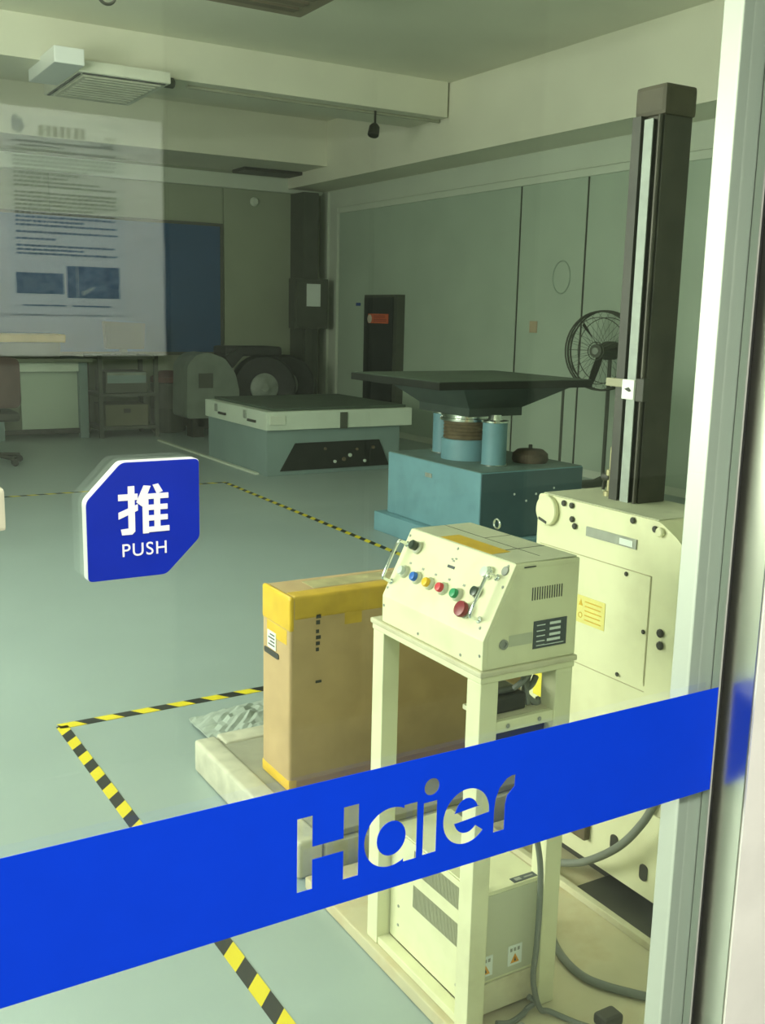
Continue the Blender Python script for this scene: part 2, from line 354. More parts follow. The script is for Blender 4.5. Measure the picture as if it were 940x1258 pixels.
# ---- push sign: thick white acrylic tile with blue face
sg = thing('push_sign', 'blue and white tile sign with two cut corners on the door glass', 'sign', (0.271, 0.84, 1.325))
outl = [(.2215,1.3245),(.2895,1.3245),(.3205,1.3545),(.3205,1.4245),(.2520,1.4245),(.2215,1.3930)]
obj('backing', prism(new(), rounded(outl, .004), 'y', YG-.0115, YG-.0003), WHITE_ACR, sg)
cxs, czs = .271, 1.3745
obj('face', prism(new(), [(cxs+(x-cxs)*.992, czs+(z-czs)*.992) for x, z in rounded(outl, .004)], 'y', YG-.0125, YG-.0115), BLUE_SIGN, sg, label='blue printed face')
def ch(poly): return [(.2485+.0440*u, 1.3625+.0415*v) for u, v in poly]
bm = new(); lv = 0
R_ = lambda a, b, c, d: [(a, c), (b, c), (b, d), (a, d)]
for poly in (R_(.19,.32,.06,1.0), [(.06,.0),(.26,.0),(.32,.06),(.32,.14),(.04,.12)], R_(0,.38,.71,.84), [(0,.33),(.38,.49),(.38,.62),(0,.47)],
             [(.50,1.0),(.64,.98),(.47,.56),(.35,.66)], R_(.47,.59,0,.80), [(.68,1.0),(.79,1.02),(.88,.86),(.76,.81)],
             R_(.50,.99,.71,.82), R_(.55,.97,.48,.59), R_(.55,.97,.26,.37), R_(.50,1.0,.02,.13), R_(.70,.82,.06,.78)):
    lv += .00004; prism(bm, ch(poly), 'y', YG-.0129-lv, YG-.0125)
obj('character', bm, WHITE_PRINT, sg)
tx = bpy.data.curves.new('push_text', 'FONT'); tx.body = 'PUSH'; tx.align_x = 'CENTER'; tx.size = 0.0158; tx.space_character = 1.12; tx.extrude = 0.0002; tx.offset = 0.00005
me = curve_mesh(tx, 'lettering'); me.materials.clear(); me.materials.append(WHITE_PRINT)
me.transform(Matrix.Rotation(PI/2, 4, 'X')); me.transform(Matrix.Translation((.2705, YG-.0128, 1.3438)))
o = bpy.data.objects.new('lettering', me); COL.objects.link(o); o.parent = sg; o.matrix_parent_inverse = Matrix.Translation(-sg.location)
h = B(.100, .1575, YG-.018, YG-.0004, 1.3755, 1.4095, .003); tag(obj('door_stop', h, mat('cream_plastic', (.62,.62,.45), .4)), 'cream plastic block on the door glass left of the sign', 'block')

# ================================================================= FLOOR MARKINGS
def tape(x0, y0, x1, y1, wd, label, m, ph=0.0, group=None):
    L = math.hypot(x1-x0, y1-y0); bm = B(-ph, L-ph, -wd/2, wd/2, 0, 0.0012)
    o = obj('hazard_tape', bm, m); a = math.atan2(y1-y0, x1-x0)
    o.location = (x0+ph*math.cos(a), y0+ph*math.sin(a), 0.0006); o.rotation_euler = (0, 0, a); tag(o, label, 'tape', group); return o
tape(0.872, 3.735, 0.892, 0.95, 0.043, 'yellow and black hazard tape running from the floor corner towards the glass door', HAZ, 0.066)
tape(0.86, 3.735, 2.9, 3.765, 0.050, 'yellow and black hazard tape passing behind the cardboard box', HAZ2, 0.084)
tape(3.60, 8.75, 3.50, 4.4, 0.045, 'hazard tape line beside the blue shaker base', HAZ, 0.0)
tape(0.9, 8.77, 3.61, 8.76, 0.045, 'far hazard tape line crossing the floor behind the push sign', HAZ2, 0.0)

# ================================================================= BASE PLATE, PALLET, BOX
bp = thing('base_plate', 'stained cream steel base plate under the console stand and the tall machine', 'base plate', (1.8, 1.6, 0.0))
obj('plate', B(1.172, 2.7, 0.97, 2.30, 0.002, 0.035, .004), BASE_PL, bp)
obj('shade_strip', B(1.776, 1.90, 1.05, 1.885, .0352, .050, .002), DARK, bp)  # dark strip standing in for the shade under the machine overhang
obj('edge_lip', B(1.755, 1.775, 1.0, 2.28, 0.035, 0.055, .002), CREAM_DIRTY, bp)
pa = thing('pallet', 'low dirty pale pallet under the cardboard box', 'pallet', (1.8, 2.75, 0.0))
obj('deck', B(1.21, 2.50, 2.36, 3.10, 0.09, 0.110, .004), PALLET_TOP, pa)
bm = B(1.172, 1.25, 2.34, 3.14, 0.002, 0.114, .012, 3); obj('side_rail', bm, PALLET, pa, smooth=True)
bm = B(1.255, 2.50, 3.06, 3.15, 0.002, 0.116, .012, 3); obj('back_rail', bm, PALLET, pa, smooth=True)
obj('front_rail', B(1.255, 2.50, 2.34, 2.40, 0.002, 0.088, .008), PALLET, pa)
# crumpled wrapping behind
bm = bmesh.new(); bmesh.ops.create_grid(bm, x_segments=16, y_segments=12, size=0.5)
for v in bm.verts:
    x, y = v.co.x, v.co.y
    v.co = Vector((1.50+x*.40, 3.44+y*.24+.05*x, 0.012 + .035*max(0, 1-abs(x)*2.0)*random.uniform(.5, 1.2)*(1-abs(y)*1.4) + random.uniform(0, .009)))
gm = bmesh.ops.solidify(bm, geom=bm.faces, thickness=-0.004)
tag(obj('crumpled_wrapping', bm, mat('grey_film', (.36, .42, .38), .6, noise=.15, scale=18)), 'crumpled grey packing film lying behind the pallet', 'wrapping')

cb = thing('cardboard_box', 'tall narrow cardboard box with amber tape round its top edges', 'box', (1.73, 2.735, 0.1105))
obj('carton', B(1.285, 2.176, 2.635, 2.83, 0.111, 0.725, .012, 3), CARD, cb, smooth=True)
t = .0015
obj('end_tape', B(1.285-t, 1.302, 2.635-t, 2.83+t, 0.618, 0.725+t, .010, 3), CARD_TAPE, cb, smooth=True)
obj('end_strip', B(1.2842, 1.2856, 2.655, 2.795, 0.575, 0.620), CARD_TAPE, cb)
obj('side_tape', B(1.296, 2.176+t, 2.635-t, 2.70, 0.652, 0.725+t, .010, 3), mat('dull_amber_tape', (.58, .38, .04), .45, noise=.2, scale=10), cb, smooth=True)
obj('tape_flap', B(1.47, 1.53, 2.6344, 2.65, 0.620, 0.66), MATS['dull_amber_tape'], cb)
obj('bottom_tape', B(1.285-t, 1.315, 2.635-t, 2.83+t, 0.111-t*0, 0.150, .008, 2), CARD_TAPE, cb, smooth=True)
obj('lower_edge_tape', B(1.31, 2.0, 2.635-t*.6, 2.66, 0.1115, 0.142), mat('brown_tape', (.42, .27, .11), .5, noise=.1), cb)
obj('top_tape', B(1.40, 2.1, 2.705, 2.79, 0.7252, 0.7262), CLEAR_TAPE, cb)
obj('shipping_label', B(1.2825, 1.285, 2.728, 2.788, 0.535, 0.590), LABEL_W, cb)
bm = new()
for i in range(4): box(bm, 1.2818, 1.2826, 2.736, 2.780-.012*(i % 2), .545+.011*i, .549+.011*i)
obj('label_print', bm, INK, cb)
bm = prism(new(), rounded([(2.708, .512), (2.812, .512), (2.812, .530), (2.708, .530)], .008), 'x', 1.2822, 1.2856); obj('hand_slot', bm, INK, cb)
bm = new()
for i in range(6): box(bm, 1.372, 1.388-.003*(i % 3), 2.6335, 2.6352, .652-.019*i-(.0 if i < 2 else .008), .665-.019*i-(.0 if i < 2 else .010))
obj('ink_marks', bm, INK, cb, kind='stuff')
obj('ink_spot', B(1.372, 1.392, 2.6335, 2.6352, .448, .456), INK, cb)

# ================================================================= CONSOLE STAND
Z0 = 0.0355
st = thing('console_stand', 'cream steel stand with four square legs carrying the button console', 'stand', (1.31, 1.77, Z0))
lx = ((1.187, 1.232), (1.383, 1.428)); ly = ((1.565, 1.612), (1.942, 1.989))
for X, Y in ((lx[0], ly[0]), (lx[0], ly[1]), (lx[1], ly[0])): obj('leg', B(*X, *Y, Z0, .828, .003), CREAM, st)
obj('top_frame', B(1.185, 1.43, 1.563, 1.991, .828, .842, .003), CREAM, st)
obj('rim', B(1.181, 1.434, 1.559, 1.995, .842, .855, .004), CREAM_DIRTY, st)
for Y in ((1.568, 1.582),): obj('side_rail', B(1.232, 1.383, *Y, .713, .738, .002), CREAM, st)
obj('bottom_rail', B(1.190, 1.222, 1.612, 1.942, Z0, .055, .002), CREAM, st)
obj('bottom_rail', B(1.392, 1.424, 1.612, 1.942, Z0, .055, .002), CREAM, st)
obj('shelf', B(1.232, 1.383, 1.584, 1.685, .728, .738), CREAM_DIRTY, st)
obj('cable_duct', B(1.236, 1.38, 1.590, 1.66, .665, .706, .004), RUBBER, st)
bolts('bolt', st, ((1.262, 1.568, .726), (1.345, 1.568, .726)), (0, -1, 0), .005, .004, GREY_PLATE)
# device on the shelf with cables
dv = thing('relay_box', 'black relay box with cables on the shelf under the button console', 'box', (1.29, 1.64, .738))
obj('body', B(1.24, 1.335, 1.60, 1.68, .7385, .775, .006), RUBBER, dv)
obj('cover', B(1.262, 1.316, 1.612, 1.67, .775, .790, .006), mat('smoky_plastic', (.10, .11, .10), .3), dv)
tag(obj('cable', tube(new(), smooth_path([(1.30, 1.60, .79), (1.312, 1.585, .81), (1.34, 1.60, .82), (1.352, 1.63, .80), (1.37, 1.64, .745)]), .006), HOSE, smooth=True), 'thin grey cable arching over the black relay box', 'cable')
tag(obj('cable_bundle', tube(tube(tube(new(), smooth_path([(1.372, 1.64, .799), (1.352, 1.625, .78), (1.350, 1.62, .76), (1.37, 1.61, .741), (1.385, 1.62, .744)]), .0075),
    smooth_path([(1.352, 1.63, .765), (1.365, 1.62, .781), (1.379, 1.625, .795)]), .007), smooth_path([(1.345, 1.625, .80), (1.347, 1.62, .775), (1.347, 1.61, .742)]), .006), HOSE, smooth=True), 'thick grey cables hanging under the console beside the right leg', 'cable')

# ================================================================= BUTTON CONSOLE
cz = .8555
cs = thing('button_console', 'cream sloped control console with coloured push buttons and two handles', 'console', (1.31, 1.76, cz))
K = (1.188, .918); T = (1.262, 1.067)
prof = [(1.188, cz), (1.430, cz), (1.430, 1.065), T, K]
obj('housing', prism(new(), prof, 'y', 1.565, 1.953, .0025), CREAM, cs)
dx, dz = T[0]-K[0], T[1]-K[1]; Ls = math.hypot(dx, dz); tx_, tz_ = dx/Ls, dz/Ls; nx_, nz_ = -tz_, tx_
def SP(Y, s, h=0.0): return Vector((K[0]+tx_*s+nx_*h, Y, K[1]+tz_*s+nz_*h))
ND = (nx_, 0, nz_)
def sbox(bm, y0, y1, s0, s1, h0, h1):
    vs = [bm.verts.new(SP(y, s, h)) for y in (y0, y1) for s in (s0, s1) for h in (h0, h1)]
    for f in ((0,1,3,2), (4,6,7,5), (0,4,5,1), (2,3,7,6), (0,2,6,4), (1,5,7,3)): bm.faces.new([vs[i] for i in f])
    return bm
obj('top_cover', B(1.264, 1.426, 1.570, 1.948, 1.0665, 1.0685, .0008), DUSTY_TOP, cs)
obj('top_label', B(1.268, 1.318, 1.655, 1.842, 1.0686, 1.0692), LABEL_O, cs)
bm = new(); box(bm, 1.35, 1.3515, 1.60, 1.948, 1.0685, 1.0690); box(bm, 1.352, 1.424, 1.79, 1.7915, 1.0685, 1.069); box(bm, 1.318, 1.424, 1.672, 1.6745, 1.0685, 1.069)
obj('top_seams', bm, INK, cs)
obj('lifting_ring', tube(new(), [(1.437, 1.86+.011*math.cos(a), 1.08+.011*math.sin(a)) for a in [2*PI*i/18 for i in range(18)]], .0022, 6, True), CHROME, cs, smooth=True)
obj('side_panel', prism(new(), [(1.20, cz+.01), (1.420, cz+.01), (1.420, 1.055), (1.268, 1.055), (1.200, .922)], 'y', 1.5642, 1.5655), CREAM, cs)
for nm, Y, s in (('white', 1.906, .068), ('blue', 1.853, .066), ('yellow', 1.802, .065), ('red', 1.751, .066), ('green', 1.697, .066)):
    b = obj('push_button', lathe(new(), SP(Y, s, .008), ND, [(.0105, 0), (.0105, .007), (.009, .010), (0, .011)], 20), BTN[nm], cs, label=nm + ' push button', smooth=True)
    obj('bezel', lathe(new(), SP(Y, s, 0), ND, [(.0145, 0), (.0145, .006), (.0125, .009), (.0105, .009)], 20), RING, b, smooth=True)
    obj('button_tag', sbox(new(), Y-.010, Y-.002, s+.021, s+.026, 0, .0006), GREY_PLATE, cs)
b = obj('selector_switch', lathe(new(), SP(1.898, .131, .008), ND, [(.011, 0), (.011, .012), (.008, .015), (0, .015)], 18), BTN['black'], cs, label='black selector switch', smooth=True)
obj('bezel', cyl(new(), SP(1.896, .129, 0), ND, .0145, .008, 20, .002), RING, b, smooth=True)
b = obj('push_button', lathe(new(), SP(1.640, .086, .006), ND, [(.0105, 0), (.0105, .008), (0, .010)], 18), BTN['black'], cs, label='black push button', smooth=True)
obj('bezel', cyl(new(), SP(1.640, .086, 0), ND, .013, .006, 20, .002), GREY_PLATE, b, smooth=True)
b = obj('emergency_stop', lathe(new(), SP(1.651, .042, .010), ND, [(.008, -.006), (.0165, .0), (.0178, .005), (.016, .011), (0, .013)], 24), BTN['estop'], cs, label='large dark red emergency stop button', smooth=True)
obj('bezel', cyl(new(), SP(1.651, .042, 0), ND, .0165, .005, 22, .001), RING, b, smooth=True)
b = obj('key_switch', lathe(new(), SP(1.632, .131, .006), ND, [(.011, 0), (.011, .010), (0, .012)], 18), BTN['white'], cs, label='pale round switch', smooth=True)
obj('bezel', cyl(new(), SP(1.632, .131, 0), ND, .0145, .007, 20, .002), CHROME, b, smooth=True)
obj('plug', cyl(new(), SP(1.587, .147, 0), ND, .010, .003, 22, .001), GREY_PLATE, cs, smooth=True)
obj('front_plate', sbox(new(), 1.744, 1.769, .113, .119, 0, .0012), PLATE, cs)
bm = new()
for y, s in ((1.757, .128), (1.764, .131), (1.752, .134)): sbox(bm, y-.004, y+.003, s, s+.004, 0, .0008)
obj('front_marks', bm, GREY_PLATE, cs)
for y in (1.940, 1.602):
    pts = [SP(y, .036, 0), SP(y, .036, .020), SP(y, .044, .028), SP(y, .120, .028), SP(y, .129, .020), SP(y, .129, 0)]
    hd = obj('handle', tube(new(), smooth_path(pts, 4), .0038, 10), CHROME, cs, label='chrome handle', smooth=True)
    for s in (.036, .129): obj('handle_foot', cyl(new(), SP(y, s, 0), ND, .0075, .003, 14, .001), CHROME, hd, smooth=True)
bolts('screw', cs, [SP(y, s, -.0005) for y, s in ((1.945, .150), (1.76, .158), (1.585, .158), (1.945, .020), (1.59, .022), (1.575, .115))], ND, .0035, .002, GREY_PLATE)
bolts('screw', cs, [(1.1885, 1.945, .895), (1.1885, 1.575, .885), (1.1885, 1.80, .868), (1.1885, 1.64, .868)], (-1, 0, 0), .0035, .002, GREY_PLATE)
bm = new()
for i in range(13): box(bm, 1.306+.0064*i, 1.3085+.0064*i, 1.5635, 1.5645, .9875, 1.0145)
obj('vent_slots', bm, INK, cs, kind='stuff')
obj('nameplate', B(1.314, 1.402, 1.5628, 1.5643, .8835, .9425), PLATE, cs, label='dark nameplate with pale printed lines')
bm = new()
for i, z in enumerate((.931, .919, .907, .896)): box(bm, 1.356-(.002*i if i == 3 else 0), 1.385, 1.5622, 1.5629, z, z+.0055)
for i, z in enumerate((.932, .920, .909, .898, .889)): box(bm, 1.322, 1.344, 1.5622, 1.5629, z, z+.002)
box(bm, 1.322, 1.395, 1.5622, 1.5629, .8885, .8900)
obj('nameplate_print', bm, LABEL_W, cs)
obj('cable_gland', lathe(new(), (1.238, 1.5645, .905), (0, -1, 0), [(.0105, 0), (.0105, .004), (.0065, .004), (.006, .001), (0, .001)], 20), GREY_PLATE, cs, smooth=True)
obj('faded_label', B(1.252, 1.312, 1.5638, 1.5644, .897, .921), mat('faded_grey_label', (.50, .52, .38), .6), cs)
obj('slot', B(1.283, 1.313, 1.5635, 1.5645, 1.0575, 1.0600), INK, cs)

# ================================================================= VENTED CABINET IN THE STAND
vc = thing('power_cabinet', 'cream power cabinet with louvred front standing inside the console stand', 'cabinet', (1.30, 1.77, Z0))
obj('body', B(1.2245, 1.390, 1.586, 1.935, .056, .342, .003), CREAM, vc)
obj('front_panel', B(1.2215, 1.2245, 1.614, 1.938, .058, .340), CREAM, vc)
obj('top_panel', B(1.2235, 1.392, 1.584, 1.937, .342, .345), CREAM, vc)
bm = new()
for z0, z1 in ((.182, .238), (.272, .325)):
    for i in range(44): box(bm, 1.2205, 1.2216, 1.655+i*.0042, 1.6572+i*.0042, z0, z1)
obj('louvres', bm, mat('louvre_shadow_grey', (.30, .31, .22), .6), vc, kind='stuff')
obj('top_nameplate', B(1.318, 1.382, 1.588, 1.606, .3451, .3462), PLATE, vc)
bm = new(); box(bm, 1.326, 1.342, 1.592, 1.602, .3462, .3467); box(bm, 1.350, 1.374, 1.594, 1.598, .3462, .3467)
obj('top_nameplate_print', bm, GREY_PLATE, vc)
obj('side_panel', B(1.236, 1.380, 1.5835, 1.586, .135, .335), mat('grey_cream_panel', (.50, .52, .38), .5, noise=.05), vc)
obj('side_step', B(1.232, 1.382, 1.580, 1.586, .056, .128, .002), CREAM_DIRTY, vc)
for x, z in ((1.245, .168), (1.325, .172)):
    s = obj('warning_label', B(x-.019, x+.019, 1.5822, 1.5835, z-.022, z+.026), LABEL_W, vc, label='white warning label with triangle')
    obj('triangle', prism(new(), [(x-.012, z-.016), (x+.012, z-.016), (x, z+.006)], 'y', 1.5816, 1.5823), ORANGE, s)
    obj('triangle_mark', prism(new(), [(x-.003, z-.012), (x+.003, z-.012), (x, z-.002)], 'y', 1.5812, 1.5817), INK, s)
    bm = new()
    for i in range(3): box(bm, x-.014+.010*i, x-.008+.010*i, 1.5816, 1.5823, z+.012, z+.020)
    obj('label_print', bm, GREY_PLATE, s)
bolts('screw', vc, [(1.2216, y, z) for y, z in ((1.90, .10), (1.655, .09), (1.90, .15))], (-1, 0, 0), .004, .002, GREY_PLATE)

# cables and fittings on the base plate
tag(obj('cable', tube(new(), smooth_path([(1.335, 1.555, .50), (1.357, 1.553, .40), (1.362, 1.553, .30), (1.360, 1.553, .20), (1.355, 1.552, .12), (1.372, 1.545, .05), (1.39, 1.53, .0435), (1.42, 1.47, .0425), (1.46, 1.41, .0425)]), .0065), HOSE, smooth=True), 'grey cable hanging down the near side of the power cabinet', 'cable')
tag(obj('cable', tube(new(), smooth_path([(1.255, 1.548, .052), (1.29, 1.545, .043), (1.33, 1.553, .043), (1.35, 1.562, .044), (1.367, 1.556, .060), (1.352, 1.560, .075)]), .0065), HOSE, smooth=True), 'short grey cable curving along the foot of the power cabinet', 'cable')
tag(obj('hose', tube(new(), smooth_path([(1.625, 1.82, .05), (1.585, 1.762, .046), (1.545, 1.677, .046), (1.535, 1.592, .046), (1.56, 1.53, .046), (1.62, 1.45, .046)]), .010, 10), HOSE, smooth=True), 'thick grey hose lying in a curve on the base plate', 'hose')
for i, (x, y) in enumerate(((1.228, 1.53), (1.297, 1.515))):
    tag(obj('rubber_stopper', lathe(new(), (x, y, .0352), (0, 0, 1), [(.012, 0), (.012, .012), (.009, .020), (.004, .024), (0, .024)], 16), GREY_PLATE, smooth=True), ('rubber stopper nearest the front leg on the base plate', 'rubber stopper in front of the power cabinet, further from the leg')[i], 'stopper')
tag(obj('cable_clip', B(1.455, 1.51, 1.425, 1.465, .0355, .062, .008), DARK), 'small dark metal clip on the base plate', 'clip')

# ================================================================= DROP TESTER WITH COLUMN
XM = 1.85
dt = thing('drop_tester', 'tall cream test machine with dark lifting column and steel ruler', 'machine', (1.97, 1.9, Z0))
prof = rounded([(1.60, .09), (2.208, .09), (2.208, 1.070), (1.748, 1.070), (1.685, 1.036), (1.60, .95)], .016)
obj('body', prism(new(), prof, 'x', XM, 2.09), CREAM, dt)
obj('plinth', B(1.90, 2.07, 1.62, 2.19, Z0, .09), DARK, dt)
obj('top_plate', B(1.858, 2.082, 1.76, 2.196, 1.0702, 1.0722), DUSTY_TOP, dt)
bm = prism(new(), [(1.765, .652), (2.19, .632), (2.19, .928), (1.765, .928)], 'x', XM-.003, XM); obj('access_panel', bm, CREAM, dt)
bm = new(); box(bm, XM-.0016, XM+.001, 1.7625, 1.7650, .645, .930); box(bm, XM-.0016, XM+.001, 1.7625, 2.19, .928, .9302); box(bm, XM-.0016, XM+.001, 1.7625, 2.19, .6290, .6310)
obj('panel_gap', bm, mat('panel_gap_shade', (.42, .40, .25), .7), dt)
obj('dial_cover', cyl(new(), (XM, 2.160, 1.028), (-1, 0, 0), .042, .016, 32, .003), CREAM, dt, smooth=True)
obj('dial_slot', prism(new(), [(2.152, .992), (2.184, 1.000), (2.184, 1.007), (2.152, .999)], 'x', XM-.0185, XM-.0155), INK, dt)
obj('display_strip', B(XM-.004, XM, 1.820, 2.004, .986, 1.0115), GREY_PLATE, dt, label='grey display strip')
obj('display_label', B(XM-.0052, XM-.004, 1.832, 1.878, .990, 1.006), LABEL_W, dt)
ws = obj('warning_sign', B(XM-.0045, XM-.003, 1.914, 2.022, .747, .822), LABEL_Y, dt, label='yellow warning label with printed text')
bm = prism(new(), [(1.998, .795), (2.014, .795), (2.006, .813)], 'x', XM-.0052, XM-.0044); obj('triangle', bm, LABEL_O, ws)
obj('ring_mark', tube(new(), [(XM-.0045, 2.006+.007*math.cos(a), .768+.007*math.sin(a)) for a in [2*PI*i/14 for i in range(14)]], .0012, 5, True), LABEL_O, ws)
bm = new()
for i in range(5): box(bm, XM-.0052, XM-.0044, 1.926+.004*(i % 2), 1.990, .757+.0125*i, .760+.0125*i)
obj('label_print', bm, LABEL_O, ws)
obj('hazard_label', B(XM-.0045, XM-.0, 2.108, 2.185, .485, .555), LABEL_YEL, dt, label='small yellow hazard label')
obj('hazard_mark', lathe(new(), (XM-.0044, 2.132, .520), (-1, 0, 0), [(.014, 0), (.014, .001), (0, .001)], 6), mat('olive_ink', (.25, .22, .04), .6), dt)
bolts('bolt', dt, [(XM, y, z) for y, z in ((2.098, 1.058), (2.066, 1.057), (2.062, 1.020), (2.050, 1.003), (1.837, 1.058), (1.761, 1.050))], (-1, 0, 0), .0085, .008, DARK)
bolts('bolt', dt, [(XM-.003, y, z) for y, z in ((1.846, .918), (1.774, .785), (1.854, .648))], (-1, 0, 0), .006, .005, DARK)
bolts('bolt', dt, [(XM, y, z) for y, z in ((1.718, .797), (1.716, .766))], (-1, 0, 0), .011, .010, DARK)
obj('cream_cap', cyl(new(), (XM, 1.742, 1.046), (-1, 0, 0), .012, .012, 18, .003), CREAM, dt, smooth=True)
for y, z in ((1.826, .187), (1.716, .156)):
    bm = new(); prof = rounded([(y-.013, z-.022), (y+.013, z-.022), (y+.013, z+.022), (y-.013, z+.022)], .012); prism(bm, prof, 'x', XM-.004, XM+.001); obj('slot_cover', bm, DARK, dt)
obj('pipe_flange', cyl(new(), (XM, 1.635, .40), (-1, 0, 0), .04, .06, 24, .004), CREAM_DIRTY, dt, smooth=True)
obj('dark_foot_cover', B(XM-.02, XM+.01, 1.92, 2.19, .15, .30, .004), BROWN_IRON, dt)
obj('hose', tube(new(), smooth_path([(1.80, 2.02, .05), (1.78, 1.949, .086), (1.78, 1.855, .137), (1.78, 1.742, .234), (1.78, 1.666, .336), (1.79, 1.63, .42), (1.84, 1.61, .5)]), .0105, 10), HOSE, dt, label='thick grey hose', smooth=True)
# column
zt = 1.0722
obj('column', B(1.970, 2.066, 1.945, 2.035, zt, 2.055, .003), DARK_OIL, dt, label='dark lifting column')
obj('column_cap', B(1.962, 2.072, 1.938, 2.045, 2.052, 2.128, .012), mat('cap_iron', (.06, .052, .03), .6, noise=.3, scale=20), dt)
obj('guide_rod', cyl(new(), (1.963, 1.9535, zt), (0, 0, 1), .006, 2.052-zt, 14), DARK_OIL, dt, smooth=True)
obj('ruler', B(1.955, 1.958, 1.970, 2.000, zt, 2.045), mat('ruler_steel', (.30, .34, .31), .5, metal=.2, noise=.1, scale=25), dt, label='pale steel ruler')
obj('ruler_mount', B(1.958, 1.970, 1.975, 1.995, zt, 2.045), DARK, dt)
obj('back_rail', B(1.953, 1.970, 2.010, 2.040, zt, 2.055), DARK, dt)
bm = new()
for i in range(48): box(bm, 1.9544, 1.9552, 1.972, 1.978 if i % 5 else 1.986, zt+.02+i*.02, zt+.0215+i*.02)
obj('ruler_marks', bm, GREY_PLATE, dt, kind='stuff')
zs = 1.372
obj('slider', B(1.946, 1.958, 1.966, 2.010, zs-.026, zs+.026, .003), WHITE_ACR, dt, label='white slider on the ruler')
obj('slider_arrow', prism(new(), [(1.974, zs-.003), (1.982, zs-.006), (2.0, zs+.001), (1.984, zs+.006)], 'x', 1.9452, 1.9462), INK, dt)
obj('slider_clamp', B(1.952, 1.975, 1.938, 1.966, zs-.03, zs+.03, .003), DARK, dt)
obj('pointer_arm', B(1.950, 1.962, 2.010, 2.075, zs+.004, zs+.026, .002), mat('tan_metal', (.34, .33, .22), .5), dt)
va = [lathe(new(), (1.99, 2.078, zt), (0, 0, 1), [(.016, 0), (.016, .012), (.007, .014), (.007, .055), (.011, .057), (.011, .072), (.003, .074), (.003, .135), (0, .135)], 14)]
obj('valve_post', va[0], mat('brass_dull', (.45, .42, .24), .4, metal=.4), dt, smooth=True)
obj('valve_arm', tube(new(), smooth_path([(1.99, 2.078, zt+.065), (2.02, 2.12, zt+.06), (2.045, 2.155, zt+.03), (2.05, 2.165, zt)]), .005), DARK, dt, smooth=True)
obj('valve_knob', cyl(new(), (1.99, 2.105, zt+.05), (0, -1, 0), .010, .03, 12, .002), DARK, dt, smooth=True)

# ================================================================= BLUE SHAKER TABLE
bt = thing('shaker_table', 'blue shaker machine carrying a large flat black table', 'machine', (4.25, 5.75, 0.0))
obj('base', B(3.85, 4.70, 5.17, 6.29, .14, .58, .008), BLUE_MACH, bt)
obj('base_top', B(3.856, 4.694, 5.176, 6.284, .5802, .584), BLUE_DARK, bt)
obj('plinth', B(3.78, 4.76, 5.10, 6.36, 0.0, .14, .006), BLUE_MACH, bt)
obj('side_panel', B(3.856, 4.694, 5.164, 5.171, .145, .574), mat('dark_blue_panel', (.07, .13, .15), .5, noise=.1), bt)
obj('handle_slot', B(3.846, 3.851, 5.72, 5.80, .47, .50, .001), GREY_PLATE, bt)
bolts('bolt', bt, [(4.12, 5.164, .43), (4.30, 5.164, .42), (4.22, 5.164, .38), (4.45, 5.164, .45)], (0, -1, 0), .008, .006, LABEL_W)
obj('main_cylinder', lathe(new(), (4.17, 5.78, .584), (0, 0, 1), [(.175, 0), (.175, .14), (.165, .142)], 40), BLUE_MACH, bt, smooth=True)
obj('bellows', lathe(new(), (4.17, 5.78, .726), (0, 0, 1), [(.160, 0)] + [(.165 if i % 2 else .157, .012*i) for i in range(1, 10)] + [(.16, .12)], 40), BROWN_IRON, bt, smooth=True)
obj('chrome_ring', lathe(new(), (4.17, 5.78, .846), (0, 0, 1), [(.175, 0), (.19, .006), (.19, .022), (.175, .026), (.175, .034), (.185, .038), (.185, .050), (.17, .054)], 40), CHROME, bt, smooth=True)
for x, y in ((4.145, 5.43), (4.20, 6.10)):
    c = obj('guide_post', cyl(new(), (x, y, .584), (0, 0, 1), .082, .285, 28, .004), BLUE_MACH, bt, smooth=True)
    obj('post_cap', lathe(new(), (x, y, .869), (0, 0, 1), [(.088, 0), (.088, .012), (.05, .016), (.04, .05)], 28), CHROME, c, smooth=True)
    obj('post_foot', cyl(new(), (x, y, .5842), (0, 0, 1), .092, .008, 28, .002), CHROME, c, smooth=True)
# expander: inverted truncated pyramid
bm = new()
lo = [(3.98, 5.50, .90), (4.42, 5.50, .90), (4.42, 6.10, .90), (3.98, 6.10, .90)]; mi = [(3.98, 5.50, .955), (4.42, 5.50, .955), (4.42, 6.10, .955), (3.98, 6.10, .955)]; hi = [(3.80, 5.32, 1.101), (4.70, 5.32, 1.101), (4.70, 6.28, 1.101), (3.80, 6.28, 1.101)]
V = [[bm.verts.new(p) for p in q] for q in (lo, mi, hi)]
bm.faces.new(V[0][::-1]); bm.faces.new(V[2])
for a, b in zip(V, V[1:]):
    for i in range(4): bm.faces.new((a[i], a[(i+1) % 4], b[(i+1) % 4], b[i]))
obj('expander', bm, mat('dark_green_casting', (.045, .065, .055), .6, noise=.15), bt)
obj('table_edge', B(3.565, 4.81, 5.245, 6.355, 1.100, 1.148, .004), TABLE_SIDE, bt)
obj('table_top', B(3.570, 4.805, 5.25, 6.35, 1.1482, 1.152), TABLE_TOP, bt)
rm = thing('rusty_weight', 'brown rusty disc weight lying on the blue shaker base', 'weight', (4.47, 5.45, .5845))
obj('disc', lathe(new(), (4.47, 5.45, .5845), (0, 0, 1), [(.115, 0), (.125, .02), (.12, .06), (.09, .085), (.03, .09), (0, .09)], 28), mat('rusty_brown', (.085, .062, .04), .7, noise=.35, scale=18), rm, smooth=True)
obj('eye_bolt', cyl(new(), (4.47, 5.45, .674), (0, 0, 1), .014, .03, 10, .003), DARK, rm, smooth=True)

